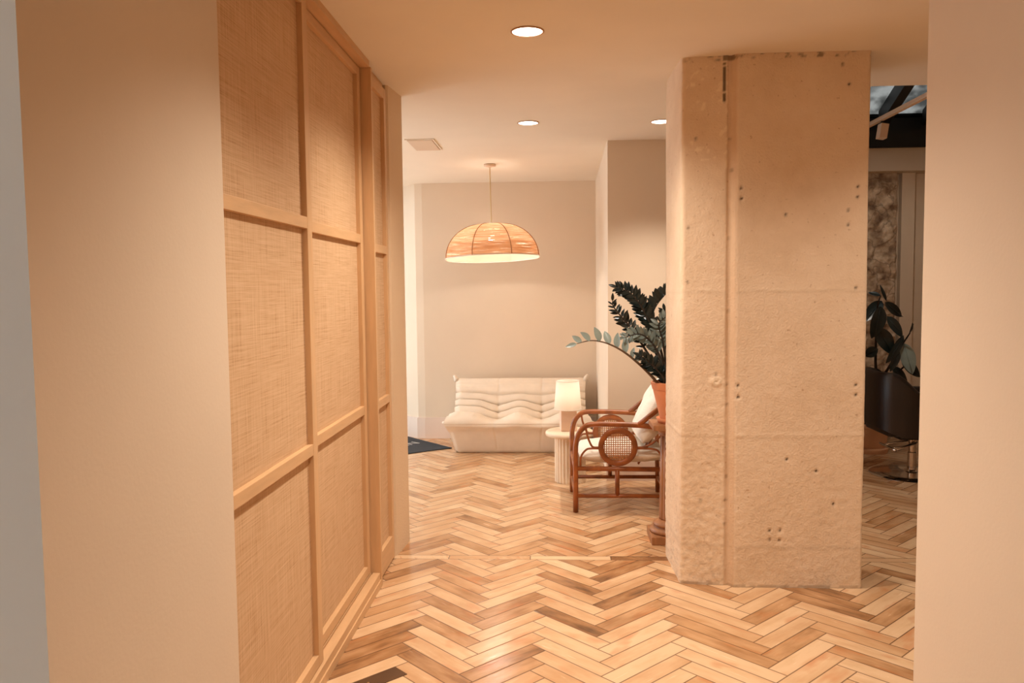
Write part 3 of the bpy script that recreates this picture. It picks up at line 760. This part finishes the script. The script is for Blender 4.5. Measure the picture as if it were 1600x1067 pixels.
# ------------------------------------------------------------------ sofa
def make_sofa():
    OX, OY = -0.975, 7.72            # front left foot of the body
    Wd = 1.25
    t = thing('quilted_sofa', 'low cream quilted sofa without legs against the back wall', 'sofa', (OX+Wd/2, OY+0.4, 0))
    # profile: depth, height, half-width growth, crease flag
    prof = [(0.03, 0.0, 0.0), (0.0, 0.02, 0.0), (-0.05, 0.12, .02), (-0.10, 0.22, .045), (-0.150, 0.290, .075), (-0.140, 0.338, .075), (-0.085, 0.368, .05), (0.02, 0.378, .04), (0.14, 0.355, .035), (0.23, 0.33, .03),
            (0.285, 0.315, .03), (0.33, 0.375, .035), (0.36, 0.385, .035), (0.385, 0.435, .035), (0.41, 0.445, .035), (0.435, 0.495, .035), (0.455, 0.52, .035), (0.50, 0.575, .04), (0.56, 0.635, .045), (0.60, 0.660, .045), (0.645, 0.655, .04), (0.68, 0.60, .03), (0.70, 0.3, .02), (0.70, 0.0, .0)]
    creases = [10, 12, 14, 16]
    sub = 6; P = []
    pr = [Vector((a, b, c)) for a, b, c in prof]
    sp = spline(pr, sub)
    nu = 132
    nrows = len(sp)
    def tv(i): return i/sub
    grid = []
    for i, p in enumerate(sp):
        tt = tv(i); a = sp[max(i-1, 0)]; b = sp[min(i+1, nrows-1)]
        tan = Vector((b.x-a.x, b.y-a.y)); tan.normalize(); nrm = Vector((-tan.y, tan.x))   # depth,z ; outward = up/front
        row = []
        for j in range(nu+1):
            u = j/nu; x = -p.z+(Wd+2*p.z)*u
            k = u*3; du = abs(k-round(k))/3*Wd if 0.5 < k < 2.5 else 9   # distance from an inner seam
            ds = min(abs(u-1/3), abs(u-2/3))*Wd
            d = 0.0; drop = 0.0
            # rolls between the creases
            if 9.5 <= tt <= 17.5:
                best = min(abs(tt-c) for c in creases)
                d += 0.020*min(1, best/0.55)**0.5-0.022*exp(-(best/0.16)**2)
            cush = cos(min(1, ds/(Wd/6))*pi/2)**2     # 1 at seam, 0 mid panel
            # tufting: seams drawn down
            if 7 <= tt <= 17:
                amp = 0.038*exp(-((tt-12)/3.4)**2)
                drop += amp*cush*1.4; d -= 0.012*exp(-(ds/0.02)**2)*exp(-((tt-12)/3)**2)
            if 4 <= tt < 10:
                d -= 0.050*exp(-(ds/0.13)**2)*exp(-((tt-6.9)/2.1)**2)
                d += 0.026*(1-cush)*exp(-((tt-6.6)/2.0)**2)
            if 16 < tt < 20: d -= 0.004*exp(-(ds/0.006)**2)
            if 1 < tt < 5.5: d -= 0.004*exp(-(ds/0.006)**2)
            if abs(tt-4.2) < 0.5: d -= 0.005*exp(-((tt-4.15)/0.12)**2)
            for c in creases[:3]:
                for s_ in (1/3, 2/3):
                    d -= 0.016*exp(-((tt-c)/0.35)**2-((u-s_)*Wd/0.018)**2)
            # gathers on the seat front
            if 5 < tt < 9: d += 0.004*sin(u*150+3*noise.noise(Vector((u*9, tt, 0))))*exp(-((tt-6.3)/0.9)**2)*max(0, noise.noise(Vector((u*6, 2, 1)))+0.35)
            # corners
            e = min(u, 1-u)*Wd
            if 16.5 < tt < 21.5: drop += 0.010*exp(-(e/0.05)**2)*(-1)
            edge = 0.03*exp(-(e/0.03)**2) if not (3 < tt < 6) else 0.01*exp(-(e/0.03)**2)
            d -= edge*0.6
            if 10 < tt < 17: drop -= 0.018*(1-min(1, e/0.42))
            yy = p.x+nrm.x*d*1.0; zz = p.y+nrm.y*d-drop
            row.append(Vector((OX+x, OY+yy, max(zz, 0.0))))
        grid.append(row)
    def piece(name, r0_, r1_):
        s = MB(); n = nu+1
        for i in range(r0_, r1_+1): s.v += grid[i]
        for i in range(r1_-r0_):
            for j in range(nu): a = i*n+j; s.f.append((a, a+1, a+n+1, a+n))
        return s.build(name, M_sofa, t, smooth=True)
    piece('front_panel', 0, int(4.2*sub)); piece('seat', int(4.2*sub), 10*sub); piece('backrest', 10*sub, nrows-1)
    for side in (0, nu):
        s = MB(); ring = [grid[i][side] for i in range(nrows)]
        ring2 = [p.copy() for p in ring]
        s.add(ring2, [tuple(range(nrows))])
        o = s.build('side_panel', M_sofa, t)
        bm = bmesh.new(); bm.from_mesh(o.data); bmesh.ops.triangulate(bm, faces=bm.faces, ngon_method='EAR_CLIP'); bm.to_mesh(o.data); bm.free()
    # corner ears on the back, pointed corners at the seat front
    for sx, x in ((-1, OX-0.042), (1, OX+Wd+0.042)):
        s = MB(); base = Vector((x, OY+0.60, 0.635))
        s.tube([base, base+Vector((sx*0.01, 0, 0.035)), base+Vector((sx*0.028, 0, 0.062))], 0.02, 10, rfun=lambda k: 0.032*(1-k)+0.012*k)
        s.build('corner_ear', M_sofa, t, smooth=True)
        s = MB(); base = Vector((x+sx*0.02, OY-0.125, 0.315))
        s.tube([base+Vector((-sx*0.04, 0.03, 0)), base, base+Vector((sx*0.03, -0.014, 0.012))], 0.02, 10, rfun=lambda k: 0.040*(1-k)+0.010*k)
        s.build('seat_corner', M_sofa, t, smooth=True)
make_sofa()

# ------------------------------------------------------------------ door mat with print
def make_mat():
    t = thing('door_mat', 'charcoal door mat with pale lettering at the left end of the sofa', 'door mat', (-1.7, 8.0, 0))
    poly = [(-1.03, 7.95), (-1.62, 7.53), (-2.08, 7.90), (-2.08, 8.58), (-1.60, 8.58)]
    s = MB(); s.prism(poly, 0.0006, 0.008); s.build('mat', M_matt, t)
    # letter strokes of the print, lying on the mat
    ex = Vector((0.62, 0.785, 0)).normalized(); ey = Vector((-0.785, 0.62, 0)).normalized()
    def stroke(s, o, a, b, w=0.018):
        a = o+ex*a[0]+ey*a[1]; b = o+ex*b[0]+ey*b[1]; d = (b-a).normalized(); n = Vector((-d.y, d.x, 0))*w/2
        v = [a-n, b-n, b+n, a+n]; s.add([p+Vector((0, 0, 0.0082)) for p in v]+[p+Vector((0, 0, 0.0094)) for p in v], [(0, 1, 2, 3), (7, 6, 5, 4), (0, 4, 5, 1), (1, 5, 6, 2), (2, 6, 7, 3), (3, 7, 4, 0)])
    s = MB(); o = Vector((-1.46, 8.10, 0))
    for a, b in (((0, 0), (0, .12)), ((0, .12), (.10, 0)), ((.10, 0), (.10, .12))): stroke(s, o, a, b)      # N
    o2 = o-ex*0.13
    for a, b in (((0, 0), (0.045, .12)), ((.045, .12), (.09, 0))): stroke(s, o2, a, b)                       # part of the word
    s.build('lettering', M_letter, t)
make_mat()

# ------------------------------------------------------------------ side table
tx, ty = 0.125, 6.60
t = thing('side_table', 'low round cream side table with a fluted drum base beside the sofa', 'side table', (tx, ty, 0))
s = MB(); nf = 26
s.lathe([(0.128, 0.0), (0.128, 0.005), (0.128, 0.370), (0.128, 0.3795)], c=(tx, ty, 0), n=208, rmod=lambda a, z: 1-0.075*abs(cos(a*nf/2))**6)
s.build('fluted_base', M_travertine, t, smooth=True)
s = MB(); s.lathe([(0.0, 0.380), (0.190, 0.380), (0.200, 0.386), (0.203, 0.400), (0.200, 0.414), (0.190, 0.420), (0.0, 0.420)], c=(tx, ty, 0), n=64)
s.build('table_top', M_travertine, t, smooth=True)

# ------------------------------------------------------------------ table lamp
lx, ly = 0.108, 6.60
t = thing('table_lamp', 'small lamp with white tapered shade on the round side table', 'lamp', (lx, ly, 0.4205))
s = MB(); s.box((lx-0.062, ly-0.045, 0.4208), (lx+0.068, ly+0.045, 0.615), 0.004, rot=Matrix.Rotation(radians(8), 3, 'Z')); s.build('lamp_base', M_lampbase, t)
s = MB(); s.tube([(lx, ly, 0.61), (lx, ly, 0.66)], 0.012, 12); s.build('lamp_holder', M_white, t)
s = MB(); s.lathe([(0.112, 0.600), (0.093, 0.833)], c=(lx, ly, 0), n=56); s.f = [q for q in s.f if len(q) == 4]; s.build('lamp_shade', M_lampshade, t, smooth=True)
for r, z in ((0.112, 0.600), (0.093, 0.833)):
    s = MB(); s.tube([(lx+r*cos(2*pi*j/48), ly+r*sin(2*pi*j/48), z) for j in range(48)], 0.003, 6, closed=True); s.build('shade_rim', M_linen, t, smooth=True)
s = MB(); s.lathe([(0, 0.045), (0.02, 0.035), (0.028, 0.0), (0.018, -0.03), (0, -0.04)], c=(lx, ly, 0.70), n=16); s.build('bulb', emis('soft_bulb', (1, .88, .74, 1), 2), t, smooth=True)
ld = bpy.data.lights.new('lamp', 'POINT'); ld.energy = 0.14; ld.color = (1, .93, .87); ld.shadow_soft_size = 0.03
lo = bpy.data.objects.new('lamp', ld); COL.objects.link(lo); lo.parent = t; lo.location = (0, 0, 0.34)

# ------------------------------------------------------------------ rattan armchair
def make_chair():
    x0 = 0.145; YN, YF = 5.67, 6.25; xb = x0+0.66
    t = thing('rattan_armchair', 'bent rattan armchair with round cane side panels and white cushions', 'armchair', (0.48, 5.96, 0))
    R = 0.0175
    for ys, sk_ in ((YN, 0.0), (YF, -0.012)):
        X = lambda a: x0+a+sk_
        pts = [(X(0), ys, 0), (X(0), ys, 0.2), (X(0), ys, 0.42)]+[tuple(p) for p in spline([(X(0.002), ys, 0.48), (X(0.02), ys, 0.555), (X(0.06), ys, 0.607), (X(0.12), ys, 0.630), (X(0.30), ys, 0.630), (X(0.45), ys, 0.622), (X(0.55), ys, 0.610), (X(0.62), ys, 0.575), (X(0.652), ys, 0.50)], 6)]
        s = MB(); s.tube(pts, 0.019, 12); s.build('armrest', M_rattan, t, smooth=True)
        s = MB(); s.tube([(X(0.655), ys, 0.51), (X(0.66), ys, 0.3), (X(0.665), ys, 0)], R, 12); s.build('leg', M_rattan, t, smooth=True)
        s = MB(); s.tube([(X(0.435), ys, 0.618), (X(0.58), ys, 0.735), (X(0.73), ys, 0.90)], 0.0185, 12); s.build('back_post', M_rattan, t, smooth=True)
        s = MB(); s.tube([(X(0.01), ys, 0.315), (X(0.655), ys, 0.308)], R, 12); s.build('seat_rail', M_rattan, t, smooth=True)
        s = MB(); s.tube([(X(0.01), ys, 0.118), (X(0.655), ys, 0.118)], 0.015, 12); s.build('stretcher', M_rattan, t, smooth=True)
        s = MB(); s.tube([(X(0.295), ys, 0.12), (X(0.295), ys, 0.31)], 0.016, 12); s.build('strut', M_rattan, t, smooth=True)
        cx, cz = X(0.300), 0.470
        # medallion
        prof = [(0.100, -0.006), (0.102, -0.011), (0.118, -0.0135), (0.134, -0.012), (0.139, -0.005), (0.139, 0.005), (0.134, 0.012), (0.118, 0.0135), (0.102, 0.011), (0.100, 0.006), (0.100, -0.006)]
        s = MB(); s.lathe(prof, c=(cx, ys, cz), n=64, ax=Matrix.Rotation(radians(90), 3, 'X')); s.f = [q for q in s.f if len(q) == 4]
        md = s.build('medallion', M_rattan, t, smooth=True); md['org'] = tuple(t.location)
        s = MB(); rr = 0.101; k = 6
        for i in range(-k, k+1):
            o = i*0.0158; h = sqrt(max(0, rr*rr-o*o))
            if h < 0.008: continue
            wv = 0.0030
            s.box((cx+o-wv, ys-0.0012, cz-h), (cx+o+wv, ys+0.0002, cz+h)); s.box((cx-h, ys-0.0002, cz+o-wv), (cx+h, ys+0.0012, cz+o+wv))
        s.build('cane_webbing', M_cane, md)
        # scrolls
        for side in (-1, 1):
            m_ = lambda a: cx+side*a
            ex = 0.300 if side < 0 else 0.345
            up = spline([(m_(ex-0.075 if side < 0 else ex-0.04), ys, 0.605), (m_(ex-0.085 if side < 0 else ex-0.045), ys, 0.55), (m_(ex-0.105), ys, 0.495), (m_(0.175), ys, 0.468), (m_(0.136), ys, 0.466)], 6)
            dn = spline([(m_(ex-0.035), ys, 0.33), (m_(ex-0.04), ys, 0.40), (m_(ex-0.075), ys, 0.448), (m_(0.19), ys, 0.458), (m_(0.136), ys, 0.458)], 6)
            for pp in (up, dn):
                s = MB(); s.tube(pp, 0.0075, 8); s.build('scroll', M_rattan, t, smooth=True)
    for x, z, r in ((x0, 0.315, R), (x0, 0.118, 0.014), (xb, 0.30, R), (xb, 0.118, 0.014), (xb-0.03, 0.62, R), (x0+0.72, 0.885, R)):
        s = MB(); s.tube([(x, YN, z), (x-0.01, YF, z)], r, 12); s.build('cross_rail', M_rattan, t, smooth=True)
    for k in range(7):
        y = YN+0.08+k*0.07; s = MB(); s.tube([(x0+0.45, y, 0.33), (x0+0.60, y, 0.62), (x0+0.715, y, 0.885)], 0.008, 8); s.build('back_spindle', M_rattan, t, smooth=True)
    # cushions
    def pillow(name, label, c, sx, sy, sz, rot, mat):
        n = 26; v = []; f = []
        def sup(a, e=0.5): return (abs(cos(a))**e*(1 if cos(a) >= 0 else -1), abs(sin(a))**e*(1 if sin(a) >= 0 else -1))
        s = MB(); b = 0
        for top in (1, -1):
            base = len(s.v)
            for i in range(n+1):
                for j in range(n+1):
                    u = -1+2*i/n; w = -1+2*j/n
                    h = (max(0, 1-u**4)*max(0, 1-w**4))**0.45
                    h *= 1+0.10*noise.noise(Vector((u*2, w*2, top*3+c[0])))
                    p = Vector((u*sx/2*(1-0.03*w*w), w*sy/2*(1-0.03*u*u), top*(0.004+h*sz/2)))
                    p += Vector((0, 0, 0.006*noise.noise(Vector((u*6, w*3, 1)))))
                    s.v.append(Vector(c)+rot @ p)
            for i in range(n):
                for j in range(n): a = base+i*(n+1)+j; s.f.append((a, a+1, a+n+2, a+n+1))
        m2 = (n+1)**2
        def idx(i, j): return i*(n+1)+j
        edge = [idx(0, j) for j in range(n)]+[idx(i, n) for i in range(n)]+[idx(n, j) for j in range(n, 0, -1)]+[idx(i, 0) for i in range(n, 0, -1)]
        for q in range(len(edge)): a, b_ = edge[q], edge[(q+1) % len(edge)]; s.f.append((a, b_, b_+m2, a+m2))
        o = s.build(name, mat, None, smooth=True, origin=tuple(c))
        return tag(o, label, 'cushion')
    pillow('seat_cushion', 'flat white linen seat cushion lying on the rattan armchair', (x0+0.335, 5.96, 0.395), 0.62, 0.53, 0.12, Matrix.Rotation(radians(-1), 3, 'Y'), M_linen)
    rot = Matrix.Rotation(radians(-62), 3, 'Y')
    pillow('back_cushion', 'plump white linen back cushion leaning behind the rattan armchair arms', (x0+0.585, 5.93, 0.70), 0.48, 0.50, 0.17, rot, M_linen)
make_chair()

# ------------------------------------------------------------------ pedestal, pot and plant behind the pillar
QX, QY = 0.735, 5.07
t = thing('fluted_pedestal', 'brown fluted wooden column pedestal carrying the terracotta plant pot', 'pedestal', (QX, QY, 0))
s = MB(); s.box((QX-0.14, QY-0.14, 0), (QX+0.14, QY+0.14, 0.05), 0.004); s.build('plinth', M_darkwood, t)
s = MB(); s.lathe([(0.132, 0.0502), (0.138, 0.062), (0.132, 0.078), (0.108, 0.084), (0.104, 0.092), (0.118, 0.100), (0.112, 0.114), (0.092, 0.120), (0.08, 0.13)], c=(QX, QY, 0), n=56); s.build('base_moulding', M_darkwood, t, smooth=True)
s = MB(); s.lathe([(0.078, 0.1302), (0.078, 0.14), (0.074, 0.4), (0.070, 0.665)], c=(QX, QY, 0), n=160, rmod=lambda a, z: 1-0.09*abs(sin(a*8))); s.build('shaft', M_darkwood, t, smooth=True)
s = MB(); s.lathe([(0.072, 0.6652), (0.085, 0.672), (0.078, 0.680), (0.10, 0.700), (0.118, 0.712)], c=(QX, QY, 0), n=56); s.build('capital', M_darkwood, t, smooth=True)
s = MB(); s.box((QX-0.13, QY-0.13, 0.7122), (QX+0.13, QY+0.13, 0.745), 0.004); s.build('abacus', M_darkwood, t)

t = thing('terracotta_pot', 'tapered terracotta plant pot in a saucer on the fluted pedestal', 'plant pot', (QX, QY, 0.7455))
s = MB(); s.lathe([(0.085, 0.746), (0.098, 0.776), (0.094, 0.778), (0.082, 0.757)], c=(QX, QY, 0), n=48); s.build('saucer', M_terra, t, smooth=True)
s = MB(); s.lathe([(0.072, 0.7585), (0.078, 0.79), (0.118, 0.955), (0.121, 0.957), (0.131, 0.992), (0.131, 1.002), (0.122, 1.004), (0.118, 0.975), (0.110, 0.965)], c=(QX, QY, 0), n=56)
s.f = [q for q in s.f if len(q) == 4 or True]; s.build('pot', M_terra, t, auto=True)

def leaf_mesh(s, base, dirv, up, L, Wd, curl=0.15, fold=0.25, n=8):
    d = dirv.normalized(); side = d.cross(up)
    if side.length < 1e-3: side = d.cross(Vector((1, 0.3, 0)))
    side.normalize(); nr = side.cross(d).normalized()
    b = len(s.v)
    for i in range(n+1):
        k = i/n; w = Wd/2*(sin(pi*k**0.85))**0.75 if 0 < k < 1 else 0.0008
        c = base+d*L*k-nr*curl*L*k*k
        s.v += [c-side*w+nr*fold*w, c-side*w*0.5+nr*fold*w*0.35, c, c+side*w*0.5+nr*fold*w*0.35, c+side*w+nr*fold*w]
    for i in range(n):
        for j in range(4): a = b+i*5+j; s.f.append((a, a+1, a+6, a+5))

def make_zz():
    rnd = random.Random(3)
    t = thing('potted_zamioculcas', 'arching dark feather-leaved houseplant growing in the terracotta pot', 'plant', (QX, QY, 0.967))
    s = MB(); s.lathe([(0, 0.968), (0.05, 0.975), (0.112, 0.966)], c=(QX, QY, 0), n=32); s.build('soil', M_soil, t, smooth=True)
    # pixel track, depth at start/end, leaf size, first leaf position, pale?, spacing
    stems = [
        ([(1034, 605), (1022, 592), (1000, 570), (975, 550), (950, 537), (925, 532), (901, 537)], 5.03, 4.85, 0.078, 0.35, True, 0.055, 'up'),  # backlight on this frond is put into its pale leaf colour
        ([(1040, 603), (1030, 580), (1012, 552), (990, 518), (970, 494), (958, 478), (957, 470)], 5.05, 5.0, 0.055, 0.45, False, 0.026, 'both'),
        ([(1044, 603), (1038, 570), (1027, 530), (1012, 498), (1000, 476), (985, 458), (964, 449)], 5.06, 5.08, 0.062, 0.42, False, 0.014, 'both'),
        ([(1046, 603), (1038, 575), (1022, 545), (1018, 505), (1024, 480), (1044, 455)], 5.08, 5.1, 0.07, 0.66, False, 0.016, 'up'),
        ([(1042, 603), (1036, 590), (1024, 575), (1010, 562), (1000, 556)], 5.0, 4.92, 0.058, 0.15, False, 0.016, 'both'),
        ([(1046, 603), (1032, 560), (1018, 535), (1000, 522), (976, 527)], 5.05, 4.95, 0.055, 0.45, None, 0.018, 'both'),
        ([(1047, 603), (1040, 560), (1035, 530), (1030, 505), (1050, 490)], 5.1, 5.0, 0.055, 0.5, None, 0.022, 'both'),
        ([(1050, 603), (1050, 570), (1046, 530), (1040, 500), (1038, 485)], 5.1, 5.2, 0.06, 0.4, False, 0.02, 'both'),
        ([(1050, 603), (1070, 560), (1090, 520), (1100, 490)], 5.12, 5.3, 0.06, 0.4, False, 0.022, 'both'),
    ]
    for px, ya, yb, LS, first, pale, spc, mode in stems:
        n = len(px); pts = []
        for i, (x, y) in enumerate(px):
            k = i/(n-1); p = at(x, y, ya+(yb-ya)*k)
            if i == 0: p.z = 0.96; p.y = ya
            pts.append(p)
        sp = spline(pts, 10); s = MB()
        s.tube(sp, 0.005, 7, rfun=lambda k: 0.0085*(1-k)+0.0022)
        st = s.build('stem', M_stem if pale else M_darkstem, t, smooth=True); st['org'] = tuple(t.location)
        L = [0]
        for i in range(1, len(sp)): L.append(L[-1]+(sp[i]-sp[i-1]).length)
        tot = L[-1]; d = tot*first; side = 1; lf = MB()
        while d < tot*0.995:
            i = max(1, min(len(sp)-1, next((q for q, l in enumerate(L) if l >= d), len(sp)-1)))
            p = sp[i]; tn = (sp[i]-sp[i-1]).normalized()
            view = Vector((0.12, 1, -0.1)).normalized()
            inpl = tn.cross(view).normalized()
            if inpl.z < 0: inpl = -inpl
            kk = (d/tot-first)/(1-first); sz = LS*(0.75+0.5*sin(pi*min(1, kk*0.9+0.1)))*rnd.uniform(0.85, 1.1)
            for sd in ((1, -1) if mode == 'both' else (1,)):
                dv = tn*0.62+inpl*sd*rnd.uniform(0.6, 1.0)+view*rnd.uniform(-0.5, 0.5)
                up = (view*-1+Vector((rnd.uniform(-.7, .7), 0, rnd.uniform(0, .9)))).normalized()
                leaf_mesh(lf, p, dv, up, sz*(1 if sd else .7), sz*(0.5 if mode == 'up' else 0.4), 0.12*sd, 0.3)
            d += spc*rnd.uniform(0.85, 1.15)
        leaf_mesh(lf, sp[-1], sp[-1]-sp[-3], Vector((0, -1, .3)), LS*0.9, LS*0.35)
        m_ = M_paleleaf if pale else (M_leaf if pale is False else simple('mid_leaf', lin(116, 128, 122), 0.3, var=0.35, vscale=20))
        lf.build('leaves', m_, st, smooth=True)
make_zz()

# ------------------------------------------------------------------ salon chair
def make_salon_chair():
    cx, cy = 2.99, 6.85
    t = thing('salon_chair', 'black leather tub salon chair on a round chrome base right of the pillar', 'chair', (cx, cy, 0))
    s = MB(); s.lathe([(0.33, 0.0), (0.332, 0.006), (0.325, 0.012), (0.20, 0.020), (0.06, 0.034), (0.05, 0.05), (0.0, 0.05)], c=(cx, cy, 0), n=72); s.build('base_disc', M_chrome, t, auto=True)
    s = MB(); s.lathe([(0.036, 0.050), (0.036, 0.19), (0.030, 0.195), (0.030, 0.33)], c=(cx, cy, 0), n=32); s.build('hydraulic_column', M_chrome, t, auto=True)
    s = MB(); s.box((cx-0.15, cy-0.13, 0.315), (cx+0.15, cy+0.13, 0.345), 0.004); s.build('mounting_plate', M_black, t)
    s = MB()
    for y in (cy-0.09, cy+0.09): s.tube([(cx+0.02, y*0.5+cy*0.5, 0.28), (cx-0.10, y, 0.255), (cx-0.20, y, 0.235)], 0.008, 8)
    s.tube([(cx-0.20, cy-0.16, 0.235), (cx-0.20, cy+0.16, 0.235)], 0.010, 8); s.tube([(cx-0.02, cy-0.12, 0.285), (cx-0.20, cy-0.15, 0.235)], 0.006, 8)
    s.build('footrest', M_chrome, t, smooth=True)
    # tub: wall swept round the back, high at the left, dropping to the arms at the right
    n = 44; s = MB(); m_ = 8
    a0, a1 = radians(-128), radians(128)
    prof = []
    for i in range(n+1):
        k = i/n; a = pi+a0+(a1-a0)*k      # pi = the back, towards -x
        c = cos(a); sn = sin(a)
        e = 0.62
        ox = cx+0.02+0.385*(abs(c)**e)*(1 if c > 0 else -1); oy = cy+0.335*(abs(sn)**e)*(1 if sn > 0 else -1)
        ix = cx+0.02+0.315*(abs(c)**e)*(1 if c > 0 else -1); iy = cy+0.255*(abs(sn)**e)*(1 if sn > 0 else -1)
        f_ = max(0, min(1, (ox-(cx-0.30))/0.27)); f_ = f_*f_*(3-2*f_)
        top = 0.885-0.175*f_
        fb = max(0, min(1, (ox-(cx-0.46))/0.24)); bot = 0.48-0.115*fb
        prof.append([(ox+(ix-ox)*0.30*0, oy, bot), (ox, oy, (bot+top)/2), (ox, oy, top-0.03), (ox*0.8+ix*0.2, oy*0.8+iy*0.2, top-0.006), (ox*0.5+ix*0.5, oy*0.5+iy*0.5, top), (ox*0.2+ix*0.8, oy*0.2+iy*0.8, top-0.006), (ix, iy, top-0.03), (ix, iy, bot+0.02)])
    for r in prof: s.v += [Vector(p) for p in r]
    for i in range(n):
        for j in range(m_): a = i*m_+j; b = i*m_+(j+1) % m_; s.f.append((a, b, b+m_, a+m_))
    s.f.append(tuple(range(m_))); s.f.append(tuple(n*m_+j for j in range(m_)))
    s.build('tub_shell', M_leather, t, auto=True)
    s = MB(); s.box((cx-0.30, cy-0.25, 0.36), (cx+0.36, cy+0.25, 0.50), 0.03); s.build('seat', M_leather, t, auto=True)
make_salon_chair()

# ------------------------------------------------------------------ rubber plant and its pot
def make_ficus():
    X0, Y0 = 3.0, 7.82
    t = thing('clay_planter', 'round pale clay planter on the floor behind the salon chair', 'plant pot', (X0, Y0, 0))
    s = MB(); s.lathe([(0.17, 0.0), (0.18, 0.02), (0.18, 0.045), (0.168, 0.05)], c=(X0, Y0, 0), n=56); s.build('saucer', M_paleterra, t, auto=True)
    s = MB(); s.lathe([(0.15, 0.0505), (0.165, 0.10), (0.172, 0.24), (0.178, 0.245), (0.178, 0.28), (0.165, 0.282), (0.16, 0.25)], c=(X0, Y0, 0), n=56); s.build('pot', M_paleterra, t, auto=True)
    t = thing('rubber_plant', 'dark broad-leaved rubber plant growing behind the black salon chair', 'plant', (X0, Y0, 0.25))
    s = MB(); s.lathe([(0, 0.257), (0.158, 0.252)], c=(X0, Y0, 0), n=32); s.build('soil', M_soil, t)
    for px in ([(1368, 600), (1368, 560), (1369, 520), (1371, 480), (1376, 462)], [(1372, 600), (1385, 580), (1400, 555), (1412, 535), (1422, 520)], [(1370, 610), (1390, 590), (1410, 575), (1424, 560)]):
        pts = [Vector((X0, Y0, 0.25))]+[at(x, y, 7.75-0.1*i) for i, (x, y) in enumerate(px)]
        s = MB(); s.tube(spline(pts, 8), 0.008, 8, rfun=lambda k: 0.013*(1-k)+0.005); s.build('stem', M_darkstem, t, smooth=True)
    LV = [((1376, 462), (1357, 456), 0.05), ((1383, 472), (1412, 496), 0.085), ((1376, 478), (1366, 530), 0.17), ((1386, 494), (1412, 526), 0.10), ((1371, 512), (1396, 553), 0.15), ((1412, 524), (1388, 568), 0.085),
          ((1412, 536), (1426, 584), 0.13), ((1420, 522), (1428, 505), 0.06), ((1372, 545), (1350, 556), 0.10), ((1393, 575), (1424, 604), 0.14), ((1405, 548), (1392, 580), 0.07), ((1378, 470), (1352, 500), 0.12), ((1408, 560), (1440, 590), 0.1), ((1385, 470), (1376, 445), 0.03), ((1380, 590), (1352, 580), 0.12)]
    rnd = random.Random(5)
    for i, (a, b, w) in enumerate(LV):
        ya = 7.55-0.12*rnd.random(); A = at(*a, ya); B = at(*b, ya-0.12+0.2*rnd.random())
        s = MB(); leaf_mesh(s, A, B-A, Vector((rnd.uniform(-.5, .5), -1, rnd.uniform(0, .7))), (B-A).length, w, 0.12, 0.2, 10)
        s.tube([A, A+(B-A)*0.5, B-(B-A)*0.05], 0.003, 5)
        s.build('leaf', M_leaf if i != 6 else M_paleleaf, t, smooth=True)
make_ficus()
